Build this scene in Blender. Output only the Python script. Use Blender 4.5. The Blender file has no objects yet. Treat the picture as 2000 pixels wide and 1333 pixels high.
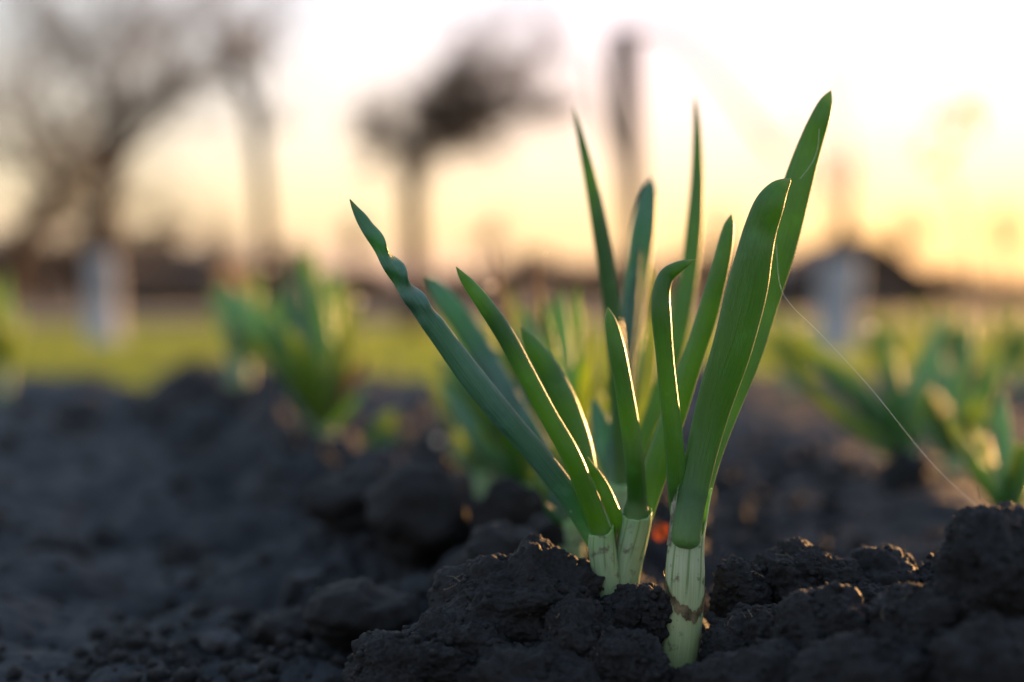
import bpy, math, random
import numpy as np
from mathutils import Vector, Matrix

# ------------------------------------------------------------------ camera, sky, sun, exposure
S = bpy.context.scene
COL = S.collection
F = 2778.0                     # focal length in pixels of the 2000 px wide photograph
PITCH = math.radians(2.08)
SUN_EL = math.radians(3.6)
SUN_AZ = math.radians(35.0)    # to the right of the view axis (+Y), behind the plants
cam_d = bpy.data.cameras.new('camera'); cam = bpy.data.objects.new('camera', cam_d); COL.objects.link(cam)
cam.location = (0, 0, 0); cam.rotation_euler = (math.pi/2 - PITCH, 0, 0)
cam_d.lens = 50; cam_d.sensor_width = 36; cam_d.clip_start = 0.01; cam_d.clip_end = 2000
cam_d.dof.use_dof = True; cam_d.dof.focus_distance = 0.327; cam_d.dof.aperture_fstop = 4.9
S.camera = cam
W = bpy.data.worlds.new('World'); S.world = W; W.use_nodes = True
nt = W.node_tree
sky = nt.nodes.new('ShaderNodeTexSky'); sky.sky_type = 'NISHITA'; sky.sun_disc = False
sky.sun_elevation = SUN_EL; sky.sun_rotation = SUN_AZ; sky.altitude = 100
sky.air_density = 1.6; sky.dust_density = 1.5; sky.ozone_density = 1.0
# the sunset glare is soft: A*c/(c+K), the same over the whole sky, over a faint even blue of thin high haze
v0 = nt.nodes.new('ShaderNodeVectorMath'); v0.operation = 'ADD'; v0.inputs[1].default_value = (.3, .0, .68)
nt.links.new(sky.outputs[0], v0.inputs[0])
va = nt.nodes.new('ShaderNodeVectorMath'); va.operation = 'ADD'; va.inputs[1].default_value = (5.0, 1.0, 5.0)
vd = nt.nodes.new('ShaderNodeVectorMath'); vd.operation = 'DIVIDE'
vm = nt.nodes.new('ShaderNodeVectorMath'); vm.operation = 'MULTIPLY'; vm.inputs[1].default_value = (5.6, 2.87, 7.6)
nt.links.new(v0.outputs[0], va.inputs[0]); nt.links.new(v0.outputs[0], vd.inputs[0]); nt.links.new(va.outputs[0], vd.inputs[1]); nt.links.new(vd.outputs[0], vm.inputs[0])
bg = nt.nodes['Background']; nt.links.new(vm.outputs[0], bg.inputs[0]); bg.inputs[1].default_value = 0.11
sun_d = bpy.data.lights.new('sun', 'SUN'); sun_d.energy = 2.8; sun_d.angle = math.radians(0.6); sun_d.color = (1.0, 0.52, 0.18)
sun = bpy.data.objects.new('sun', sun_d); COL.objects.link(sun)
to_sun = Vector((math.sin(SUN_AZ)*math.cos(SUN_EL), math.cos(SUN_AZ)*math.cos(SUN_EL), math.sin(SUN_EL)))
sun.rotation_euler = to_sun.to_track_quat('Z', 'Y').to_euler()
S.view_settings.view_transform = 'Standard'; S.view_settings.look = 'None'
S.view_settings.gamma = 1; S.view_settings.exposure = 2.35
S.render.engine = 'CYCLES'
S.cycles.use_denoising = True
S.cycles.max_bounces = 8; S.cycles.transparent_max_bounces = 8; S.cycles.sample_clamp_indirect = 8
R = random.Random(5)

# ------------------------------------------------------------------ helpers
cp, sp = math.cos(PITCH), math.sin(PITCH)
def at(px, py, d):
    """point at depth d seen at pixel px,py of the 2000x1333 photograph"""
    x = (px-1000)*d/F; yv = -(py-666.5)*d/F
    return Vector((x, d*cp + yv*sp, -d*sp + yv*cp))

_rng = np.random.RandomState(3)
PERM = _rng.permutation(256); PERM = np.concatenate([PERM, PERM, PERM])
GR = _rng.normal(size=(256, 3)); GR /= np.linalg.norm(GR, axis=1)[:, None]
def pn(p):
    i = np.floor(p).astype(int); f = p-i; i &= 255
    u = f*f*f*(f*(f*6-15)+10)
    out = 0
    for dx in (0, 1):
        wx = u[:, 0] if dx else 1-u[:, 0]
        for dy in (0, 1):
            wy = u[:, 1] if dy else 1-u[:, 1]
            for dz in (0, 1):
                wz = u[:, 2] if dz else 1-u[:, 2]
                h = PERM[PERM[PERM[(i[:, 0]+dx) & 255]+((i[:, 1]+dy) & 255)]+((i[:, 2]+dz) & 255)]
                g = GR[h]
                out = out + wx*wy*wz*(g[:, 0]*(f[:, 0]-dx)+g[:, 1]*(f[:, 1]-dy)+g[:, 2]*(f[:, 2]-dz))
    return out
def fbm(p, octv, gain=.5, ridge=False):
    a = 1; s = 0
    for k in range(octv):
        v = pn(p*(2.03**k)+k*17.3)
        s = s + a*((1-2.4*np.abs(v))*.5 if ridge else v); a *= gain
    return s
def domes(x, y, cell, seed, lo=.45, hi=.85):
    """rounded clod tops on a jittered grid"""
    r = np.random.RandomState(seed); T = r.rand(64, 64, 3)
    gx = x/cell; gy = y/cell; ix = np.floor(gx).astype(int); iy = np.floor(gy).astype(int)
    best = np.zeros_like(x)
    for a in (-1, 0, 1):
        for b in (-1, 0, 1):
            t = T[(ix+a) & 63, (iy+b) & 63]
            cx = ix+a+t[:, 0]; cy = iy+b+t[:, 1]; rad = lo+(hi-lo)*t[:, 2]
            d2 = ((gx-cx)**2+(gy-cy)**2)/rad**2
            best = np.maximum(best, rad*np.sqrt(np.clip(1-d2, 0, 1)))
    return best*cell

def mesh_np(name, V, Fa, mat=None, smooth=True, uv=None):
    me = bpy.data.meshes.new(name)
    V = np.asarray(V, dtype=np.float32); Fa = np.asarray(Fa, dtype=np.int32)
    n = Fa.shape[1]
    me.vertices.add(len(V)); me.vertices.foreach_set('co', V.ravel())
    me.loops.add(Fa.size); me.loops.foreach_set('vertex_index', Fa.ravel())
    me.polygons.add(len(Fa)); me.polygons.foreach_set('loop_start', np.arange(0, Fa.size, n, dtype=np.int32))
    me.polygons.foreach_set('loop_total', np.full(len(Fa), n, dtype=np.int32))
    me.update(calc_edges=True)
    if smooth: me.polygons.foreach_set('use_smooth', np.ones(len(Fa), dtype=bool))
    if uv is not None:
        l = me.uv_layers.new(name='UVMap'); l.data.foreach_set('uv', np.asarray(uv, dtype=np.float32)[Fa.ravel()].ravel())
    if mat: me.materials.append(mat)
    return me
def link(name, me, parent=None, **props):
    o = bpy.data.objects.new(name, me); COL.objects.link(o)
    if parent: o.parent = parent
    for k, v in props.items(): o[k] = v
    return o
def thing(name, label, cat, loc=(0, 0, 0), group=None):
    o = bpy.data.objects.new(name, None); COL.objects.link(o); o.location = loc; o.empty_display_size = .01
    o['label'] = label; o['category'] = cat
    if group: o['group'] = group
    return o

class MB:
    """collects geometry (quads, triangles doubled) for one mesh"""
    def __init__(s): s.V = []; s.Q = []; s.n = 0; s.UV = []
    def add(s, V, Q, UV=None):
        s.V.append(np.asarray(V, float)); s.Q.append(np.asarray(Q, int)+s.n); s.n += len(V)
        s.UV.append(np.zeros((len(V), 2)) if UV is None else UV)
    def tube(s, pts, rad, n=6):
        pts = [Vector(p) for p in pts]; ref = None; V = []
        for i, p in enumerate(pts):
            t = (pts[min(i+1, len(pts)-1)]-pts[max(i-1, 0)]).normalized()
            if ref is None: ref = Vector((.3, .9, .1)) if abs(t.y) < .8 else Vector((1, 0, 0))
            a = t.cross(ref).normalized(); b = t.cross(a); ref = a.cross(t)
            for k in range(n):
                c = 2*math.pi*k/n
                V.append(p+(a*math.cos(c)+b*math.sin(c))*rad[i])
        Q = [[i*n+k, i*n+(k+1) % n, (i+1)*n+(k+1) % n, (i+1)*n+k] for i in range(len(pts)-1) for k in range(n)]
        s.add([list(v) for v in V], Q)
    def box(s, lo, hi):
        x0, y0, z0 = lo; x1, y1, z1 = hi
        s.add([(x0,y0,z0),(x1,y0,z0),(x1,y1,z0),(x0,y1,z0),(x0,y0,z1),(x1,y0,z1),(x1,y1,z1),(x0,y1,z1)],
              [[0,3,2,1],[4,5,6,7],[0,1,5,4],[1,2,6,5],[2,3,7,6],[3,0,4,7]])
    def build(s, name, mat, parent=None, smooth=True, **props):
        V = np.concatenate(s.V)
        if parent is not None: V = V-np.array(parent.location)
        me = mesh_np(name, V, np.concatenate(s.Q), mat, smooth, np.concatenate(s.UV))
        return link(name, me, parent, **props)

def catmull(P, n):
    """P: k x m array; returns n samples along it"""
    P = np.asarray(P, float); k = len(P)
    E = np.vstack([2*P[0]-P[1], P, 2*P[-1]-P[-2]])
    seg = np.linalg.norm(np.diff(P[:, :3], axis=0), axis=1)+1e-9; cum = np.concatenate([[0], np.cumsum(seg)])
    out = []
    for t in np.linspace(0, cum[-1], n):
        i = min(np.searchsorted(cum, t, side='right')-1, k-2); u = (t-cum[i])/seg[i]
        a, b, c, d = E[i], E[i+1], E[i+2], E[i+3]
        out.append(.5*((2*b)+(-a+c)*u+(2*a-5*b+4*c-d)*u*u+(-a+3*b-3*c+d)*u**3))
    return np.array(out)

# ------------------------------------------------------------------ materials
def new_mat(name):
    m = bpy.data.materials.new(name); m.use_nodes = True
    n = m.node_tree.nodes; return m, m.node_tree, n['Principled BSDF'], n['Material Output']
def N(t, kind, **kw):
    n = t.nodes.new(kind)
    for k, v in kw.items():
        if k in n.inputs: n.inputs[k].default_value = v
        else: setattr(n, k, v)
    return n
def ramp(t, fac, stops):
    r = t.nodes.new('ShaderNodeValToRGB'); e = r.color_ramp.elements
    while len(e) < len(stops): e.new(.5)
    for el, (p, c) in zip(e, stops): el.position = p; el.color = (*c, 1)
    t.links.new(fac, r.inputs[0]); return r.outputs[0]
def mix(t, fac, a, b):
    m = t.nodes.new('ShaderNodeMix'); m.data_type = 'RGBA'
    for s, v in ((m.inputs['Factor'], fac), (m.inputs['A'], a), (m.inputs['B'], b)):
        if isinstance(v, bpy.types.NodeSocket): t.links.new(v, s)
        else: s.default_value = v if isinstance(v, (int, float)) else (*v, 1)
    return m.outputs['Result']
def bump(t, bsdf, hs, strength=.5, dist=.001):
    b = N(t, 'ShaderNodeBump', Strength=strength, Distance=dist)
    t.links.new(hs, b.inputs['Height']); t.links.new(b.outputs[0], bsdf.inputs['Normal']); return b

def soil_mat(name, c0, c1, fine=900, grains=True):
    m, t, b, o = new_mat(name)
    g = N(t, 'ShaderNodeNewGeometry')
    n1 = N(t, 'ShaderNodeTexNoise', Scale=60, Detail=6, Roughness=.65)
    n2 = N(t, 'ShaderNodeTexNoise', Scale=fine, Detail=8, Roughness=.72)
    for n in (n1, n2): t.links.new(g.outputs['Position'], n.inputs['Vector'])
    c = ramp(t, n1.outputs[0], [(.35, c0), (.7, c1)])
    c = mix(t, ramp(t, n2.outputs[0], [(.3, (0,0,0)), (.75, (1,1,1))]), c, tuple(v*1.5+.004 for v in c1))
    if grains:
        v = N(t, 'ShaderNodeTexVoronoi', Scale=650); t.links.new(g.outputs['Position'], v.inputs['Vector'])
        sel = ramp(t, v.outputs['Color'], [(.945, (0,0,0)), (.95, (1,1,1))])
        inn = ramp(t, v.outputs['Distance'], [(.16, (1,1,1)), (.24, (0,0,0))])
        mm = N(t, 'ShaderNodeMath', operation='MULTIPLY'); t.links.new(sel, mm.inputs[0]); t.links.new(inn, mm.inputs[1])
        c = mix(t, mm.outputs[0], c, (.32, .33, .33))
    t.links.new(c, b.inputs['Base Color']); b.inputs['Roughness'].default_value = .66
    b.inputs['Specular IOR Level'].default_value = .19
    v2 = N(t, 'ShaderNodeTexVoronoi', Scale=fine*.55); t.links.new(g.outputs['Position'], v2.inputs['Vector'])
    ad = N(t, 'ShaderNodeMath', operation='SUBTRACT'); t.links.new(n2.outputs[0], ad.inputs[0])
    ml = N(t, 'ShaderNodeMath', operation='MULTIPLY'); t.links.new(v2.outputs['Distance'], ml.inputs[0]); ml.inputs[1].default_value = .35
    t.links.new(ml.outputs[0], ad.inputs[1])
    bump(t, b, ad.outputs[0], .9, .0011)
    return m
M_soil = soil_mat('black_soil', (.005, .0052, .006), (.013, .0128, .0142))
M_clod = soil_mat('black_soil_clod', (.0036, .0037, .0043), (.019, .0175, .018))
M_bed = soil_mat('bed_soil', (.0035, .0037, .0043), (.026, .0262, .0292), fine=500, grains=False)

def simple(name, c, rough=.8, var=.3, scale=30, spec=.3):
    m, t, b, o = new_mat(name)
    tc = N(t, 'ShaderNodeNewGeometry'); n = N(t, 'ShaderNodeTexNoise', Scale=scale, Detail=5)
    t.links.new(tc.outputs['Position'], n.inputs['Vector'])
    c = ramp(t, n.outputs[0], [(.3, tuple(v*(1-var) for v in c)), (.7, tuple(min(1, v*(1+var)) for v in c))])
    t.links.new(c, b.inputs['Base Color']); b.inputs['Roughness'].default_value = rough; b.inputs['Specular IOR Level'].default_value = spec
    bump(t, b, n.outputs[0], .4, .3/scale)
    return m

def leaf_mat(name, deep, waxy, trans, tmix=.3, rough=.38):
    """waxy hollow leaf: fine long veins, blue bloom in patches, light coming through"""
    m, t, b, o = new_mat(name)
    uv = N(t, 'ShaderNodeUVMap'); mp = N(t, 'ShaderNodeMapping'); mp.inputs['Scale'].default_value = (26, 2.2, 1)
    t.links.new(uv.outputs[0], mp.inputs[0])
    vein = N(t, 'ShaderNodeTexNoise', Scale=3.0, Detail=3); t.links.new(mp.outputs[0], vein.inputs['Vector'])
    g = N(t, 'ShaderNodeNewGeometry')
    big = N(t, 'ShaderNodeTexNoise', Scale=55, Detail=4, Roughness=.6); t.links.new(g.outputs['Position'], big.inputs['Vector'])
    fine = N(t, 'ShaderNodeTexNoise', Scale=1500, Detail=3); t.links.new(g.outputs['Position'], fine.inputs['Vector'])
    c = mix(t, ramp(t, big.outputs[0], [(.32, (0,0,0)), (.68, (1,1,1))]), deep, waxy)
    c = mix(t, ramp(t, vein.outputs[0], [(.38, (.55,)*3), (.6, (0,0,0))]), c, tuple(v*.45 for v in deep))
    bl = N(t, 'ShaderNodeTexNoise', Scale=160, Detail=5, Roughness=.7); t.links.new(g.outputs['Position'], bl.inputs['Vector'])
    c = mix(t, ramp(t, bl.outputs[0], [(.52, (0,0,0)), (.72, (.45,)*3)]), c, tuple(v*1.5+.015 for v in waxy))
    sx = N(t, 'ShaderNodeSeparateXYZ'); t.links.new(uv.outputs[0], sx.inputs[0])
    c = mix(t, ramp(t, sx.outputs['Y'], [(.0, (.9,)*3), (.03, (.6,)*3), (.14, (0,0,0))]), c, (.15, .29, .08))
    nk = N(t, 'ShaderNodeTexNoise', Scale=240, Detail=4, Roughness=.6); t.links.new(g.outputs['Position'], nk.inputs['Vector'])
    c = mix(t, ramp(t, nk.outputs[0], [(.70, (0,0,0)), (.74, (.7,)*3)]), c, (.11, .10, .04))
    tip = ramp(t, sx.outputs['Y'], [(.965, (0,0,0)), (.995, (.8,.8,.8))])
    c = mix(t, tip, c, (.22, .20, .05))
    v = N(t, 'ShaderNodeTexVoronoi', Scale=420); t.links.new(g.outputs['Position'], v.inputs['Vector'])
    sel = ramp(t, v.outputs['Color'], [(.90, (0,0,0)), (.91, (1,1,1))]); inn = ramp(t, v.outputs['Distance'], [(.12, (1,1,1)), (.2, (0,0,0))])
    mm = N(t, 'ShaderNodeMath', operation='MULTIPLY'); t.links.new(sel, mm.inputs[0]); t.links.new(inn, mm.inputs[1])
    c = mix(t, mm.outputs[0], c, (.3, .36, .25))
    t.links.new(c, b.inputs['Base Color'])
    t.links.new(ramp(t, fine.outputs[0], [(.3, (rough-.08,)*3), (.7, (rough+.1,)*3)]), b.inputs['Roughness'])
    b.inputs['Specular IOR Level'].default_value = .6
    b.inputs['Sheen Weight'].default_value = .12; b.inputs['Sheen Roughness'].default_value = .4; b.inputs['Sheen Tint'].default_value = (.7, .95, 1, 1)
    ad = N(t, 'ShaderNodeMath', operation='MULTIPLY_ADD'); t.links.new(fine.outputs[0], ad.inputs[0]); ad.inputs[1].default_value = .25; t.links.new(vein.outputs[0], ad.inputs[2])
    bp = bump(t, b, ad.outputs[0], .6, .0005)
    tr = N(t, 'ShaderNodeBsdfTranslucent'); 
    tc = mix(t, ramp(t, big.outputs[0], [(.35, (0,0,0)), (.65, (1,1,1))]), trans, tuple(v*.6 for v in trans)); t.links.new(tc, tr.inputs[0])
    mx = N(t, 'ShaderNodeMixShader'); mx.inputs[0].default_value = tmix
    t.links.new(b.outputs[0], mx.inputs[1]); t.links.new(tr.outputs[0], mx.inputs[2]); t.links.new(mx.outputs[0], o.inputs[0])
    return m
M_leaf = leaf_mat('onion_leaf', (.008, .058, .003), (.036, .135, .032), (.34, .74, .01), .31)
M_leafb = leaf_mat('onion_leaf_bluish', (.03, .11, .06), (.10, .22, .165), (.2, .6, .12), .32)
M_leafy = leaf_mat('onion_leaf_fresh', (.06, .13, .02), (.10, .19, .06), (.7, .85, .08), .5)
M_leafdry = leaf_mat('onion_leaf_dry', (.13, .08, .035), (.2, .13, .06), (.5, .3, .1), .4)

def sheath_mat(name, lo, hi):
    m, t, b, o = new_mat(name)
    uv = N(t, 'ShaderNodeUVMap'); sx = N(t, 'ShaderNodeSeparateXYZ'); t.links.new(uv.outputs[0], sx.inputs[0])
    mp = N(t, 'ShaderNodeMapping'); mp.inputs['Scale'].default_value = (1, .22, 1); mp.inputs['Rotation'].default_value = (0, 0, .42)
    t.links.new(uv.outputs[0], mp.inputs[0])
    wv = N(t, 'ShaderNodeTexWave', Scale=2.6, Distortion=2.2, Detail=1.0); wv.inputs['Detail Scale'].default_value = 1.2
    t.links.new(mp.outputs[0], wv.inputs['Vector'])
    mp2 = N(t, 'ShaderNodeMapping'); mp2.inputs['Scale'].default_value = (60, 1.5, 1); t.links.new(uv.outputs[0], mp2.inputs[0])
    fib = N(t, 'ShaderNodeTexNoise', Scale=2.0, Detail=4); t.links.new(mp2.outputs[0], fib.inputs['Vector'])
    base = ramp(t, sx.outputs['Y'], [(.0, lo), (.45, tuple((a+b_)/2 for a, b_ in zip(lo, hi))), (.7, hi)])
    base = mix(t, ramp(t, fib.outputs[0], [(.42, (.4,)*3), (.62, (0,)*3)]), base, tuple(v*.7 for v in lo))
    str_ = ramp(t, wv.outputs['Color'], [(.90, (0,)*3), (.97, (.75,)*3)])
    up = ramp(t, sx.outputs['Y'], [(.42, (0,)*3), (.52, (1,)*3)])
    mm = N(t, 'ShaderNodeMath', operation='MULTIPLY'); t.links.new(str_, mm.inputs[0]); t.links.new(up, mm.inputs[1])
    base = mix(t, mm.outputs[0], base, (.09, .17, .03))
    base = mix(t, ramp(t, sx.outputs['Y'], [(.60, (0,)*3), (.93, (.75,)*3)]), base, (.13, .27, .07))
    g = N(t, 'ShaderNodeNewGeometry'); d = N(t, 'ShaderNodeTexNoise', Scale=330, Detail=5, Roughness=.6); t.links.new(g.outputs['Position'], d.inputs['Vector'])
    dm = ramp(t, d.outputs[0], [(.57, (0,)*3), (.66, (.8,)*3)])
    base = mix(t, dm, base, (.09, .065, .04))
    t.links.new(base, b.inputs['Base Color']); b.inputs['Roughness'].default_value = .45
    b.inputs['Subsurface Weight'].default_value = .35; b.inputs['Subsurface Radius'].default_value = (.6, 1, .3); b.inputs['Subsurface Scale'].default_value = .003
    bump(t, b, fib.outputs[0], .35, .0004)
    return m
M_sheath = sheath_mat('onion_stem', (.26, .32, .12), (.44, .52, .34))
M_sheath2 = sheath_mat('onion_stem_green', (.2, .3, .14), (.3, .42, .24))

def film_mat(name, c, tmix, alpha_holes=True):
    m, t, b, o = new_mat(name)
    g = N(t, 'ShaderNodeNewGeometry'); d = N(t, 'ShaderNodeTexNoise', Scale=260, Detail=6, Roughness=.65); t.links.new(g.outputs['Position'], d.inputs['Vector'])
    cc = ramp(t, d.outputs[0], [(.36, tuple(v*.16 for v in c)), (.5, tuple(v*.6 for v in c)), (.62, c)])
    t.links.new(cc, b.inputs['Base Color']); b.inputs['Roughness'].default_value = .5
    bump(t, b, d.outputs[0], .6, .0006)
    tr = N(t, 'ShaderNodeBsdfTranslucent'); t.links.new(cc, tr.inputs[0])
    mx = N(t, 'ShaderNodeMixShader'); mx.inputs[0].default_value = tmix
    t.links.new(b.outputs[0], mx.inputs[1]); t.links.new(tr.outputs[0], mx.inputs[2]); t.links.new(mx.outputs[0], o.inputs[0])
    return m
M_skin = film_mat('dry_skin', (.30, .23, .12), .3)
M_membrane = film_mat('pale_membrane', (.75, .72, .55), .6)
M_amber = film_mat('amber_glow_film', (.3, .07, .025), .5)
M_bark = simple('tree_bark', (.06, .038, .026), .9, .35, 25)
M_bark2 = simple('twig_bark', (.10, .068, .045), .85, .3, 25)
M_lime = simple('whitewash', (.38, .37, .385), .9, .25, 9)
M_fibre = simple('root_fibre', (.34, .25, .15), .7, .2, 300)
M_stone = simple('pale_stone', (.04, .039, .043), .85, .25, 200)

# ------------------------------------------------------------------ ground
ROW0 = np.array([.035, .33]); ROW1 = np.array([-.10, .78]); RD = (ROW1-ROW0)/np.linalg.norm(ROW1-ROW0)
def ground_h(x, y, detail=True):
    x = np.asarray(x, float); y = np.asarray(y, float)
    dx = x-ROW0[0]; dy = y-ROW0[1]
    perp = dx*RD[1]-dy*RD[0]; along = dx*RD[0]+dy*RD[1]
    z = -.102+.016*np.exp(-(perp/.034)**2)*(1/(1+np.exp(-(along+.10)/.02)))
    z = z+.018*np.exp(-((x-.118)/.052)**2-((y-.325)/.028)**2)-.010*np.exp(-((x-.039)/.012)**2-((y-.312)/.022)**2)      # the crumbly bank to the right of the stems
    z = z+.012*np.exp(-((x-.185)/.05)**2)*(1/(1+np.exp(-(y-.42)/.03)))
    z = z+.014*np.exp(-((y-1.42)/.12)**2)
    if detail:
        p = np.stack([x, y, np.zeros_like(x)], 1)
        far = np.clip((y-.38)/.1, 0, 1)*np.exp(-((perp+.01)/.16)**2)
        z = z+far*(.6*domes(x+.02*pn(p*15), y+.02*pn(p*15+30), .05, 3, .4, .75)-.010)
        w1 = pn(p*28+5)*.014; w2 = pn(p*28+50)*.014
        k = np.clip(1.3*np.exp(-((perp-.0)/.09)**2)+.9*np.exp(-((x-.12)/.12)**2)*np.exp(-((y-.33)/.12)**2)+.25+.25*(pn(p*9+9)), .2, 1.2)
        z = z+.006*fbm(p*22, 2)+k*(.42*domes(x+w1, y+w2, .022, 1)+.5*domes(x-w2, y+w1, .0095, 2)-.007)
        z = z+k*.30*domes(x+w1*.3, y-w2*.3, .0042, 6)
        z = z+k*(.0022*fbm(p*170, 4, .6)+.0012*fbm(p*420, 3, .6, True))
    return z
def sinh_axis(c, a, lo, hi, n):
    t0 = math.asinh((lo-c)/a); t1 = math.asinh((hi-c)/a)
    return c+a*np.sinh(np.linspace(t0, t1, n))
def grid_mesh(name, xs, ys, hf, mat):
    X, Y = np.meshgrid(xs, ys); x = X.ravel(); y = Y.ravel(); z = hf(x, y)
    nx, ny = len(xs), len(ys)
    i = (np.arange(ny-1)[:, None]*nx+np.arange(nx-1)[None]).ravel()
    return mesh_np(name, np.stack([x, y, z], 1), np.stack([i, i+1, i+nx+1, i+nx], 1), mat)
def bed_h(x, y):
    z = ground_h(x, y)
    e = np.clip((y-(1.45+.05*np.sin(x*7)+.10*pn(np.stack([x*9, y*0, y*0], 1))))/.05, 0, 1)           # the bed's far edge breaks down to the lawn
    return z-.09*e
bed = link('soil_bed', grid_mesh('soil_bed', sinh_axis(.03, .11, -2.6, 2.6, 880), sinh_axis(.34, .14, -.4, 1.6, 640), bed_h, M_bed), kind='structure')
def soilblend():
    # the soil turns from even black near the row to mottled grey in the furrow on the left
    t = M_bed.node_tree; b = t.nodes['Principled BSDF']; src = b.inputs['Base Color'].links[0].from_socket
    g = N(t, 'ShaderNodeNewGeometry'); s = N(t, 'ShaderNodeSeparateXYZ'); t.links.new(g.outputs['Position'], s.inputs[0])
    mr = N(t, 'ShaderNodeMapRange'); mr.inputs['From Min'].default_value = -.05; mr.inputs['From Max'].default_value = .02
    t.links.new(s.outputs['X'], mr.inputs['Value'])
    t.links.new(mix(t, mr.outputs[0], src, (.011, .0105, .012)), b.inputs['Base Color'])
soilblend()

def land_h(x, y):
    yk = [-300, 1.2, 1.5, 1.62, 4.2, 10, 30, 60, 900]; zk = [-.2, -.2, -.16, -.125, -.19, -.26, -.36, -.4, -.4]
    return np.interp(y, yk, zk)+.012*np.sin(x*1.7)*np.sin(y*1.3)*np.exp(-((y-4)/6)**2)
m, t, b, o = new_mat('land')
g = N(t, 'ShaderNodeNewGeometry'); s_ = N(t, 'ShaderNodeSeparateXYZ'); t.links.new(g.outputs['Position'], s_.inputs[0])
n_ = N(t, 'ShaderNodeTexNoise', Scale=2.5, Detail=6); t.links.new(g.outputs['Position'], n_.inputs['Vector'])
gr = ramp(t, n_.outputs[0], [(.3, (.035, .04, .015)), (.7, (.09, .085, .03))])
mr = N(t, 'ShaderNodeMapRange'); mr.inputs['From Min'].default_value = 7; mr.inputs['From Max'].default_value = 12; t.links.new(s_.outputs['Y'], mr.inputs['Value'])
mr2 = N(t, 'ShaderNodeMapRange'); mr2.inputs['From Min'].default_value = 1.45; mr2.inputs['From Max'].default_value = 1.55; t.links.new(s_.outputs['Y'], mr2.inputs['Value'])
c_ = mix(t, mr.outputs[0], gr, (.06, .042, .026)); c_ = mix(t, mr2.outputs[0], (.02, .018, .018), c_)
t.links.new(c_, b.inputs['Base Color']); b.inputs['Roughness'].default_value = 1
ys = np.concatenate([[-300, -20, 1.2, 1.4], np.linspace(1.5, 12, 70), np.linspace(13, 60, 20), [100, 200, 400, 900]])
xs = np.concatenate([[-500, -100, -30], np.linspace(-12, 12, 90), [30, 100, 500]])
link('ground', grid_mesh('ground', xs, ys, land_h, m), kind='structure')

# ------------------------------------------------------------------ clods
import bmesh
def ico(sub):
    bm = bmesh.new(); bmesh.ops.create_icosphere(bm, subdivisions=sub, radius=1)
    V = np.array([v.co[:] for v in bm.verts]); Fa = np.array([[v.index for v in f.verts] for f in bm.faces]); bm.free(); return V, Fa
ICO = {k: ico(k) for k in (2, 3, 4, 5, 6)}
def clod_mesh(name, rx, ry, rz, seed, sub, mat, rough=1.0):
    V, Fa = ICO[sub]; V = V.copy()
    r = np.random.RandomState(seed); off = r.rand(3)*40
    # angular lump: a few random flat faces cut in, then noise on every scale
    rad = np.ones(len(V))
    for _ in range(9):
        n = r.normal(size=3); n /= np.linalg.norm(n); c = r.uniform(.74, .98)
        d = V@n
        lim = np.where(d > 1e-3, c/np.maximum(d, 1e-3), 9)
        rad = np.minimum(rad, lim) if True else rad
    rad = rad+.0
    V2 = V*rad[:, None]
    s = 1/max(rx, ry, rz)
    q = V2*np.array([rx, ry, rz])
    w = q*140+off
    disp = .16*fbm(V2*1.6+off, 2)*max(rx, rz)*1.3
    disp = disp+rough*(.0020*fbm(w, 4, .62)+.0017*fbm(q*380+off, 3, .6, True)+.0007*fbm(q*1300+off, 2, .7))
    nrm = V/np.linalg.norm(V, axis=1)[:, None]
    q = q+nrm*disp[:, None]
    return mesh_np(name, q, Fa, mat)
def zc(px, py, d): return at(px, py, d)
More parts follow.
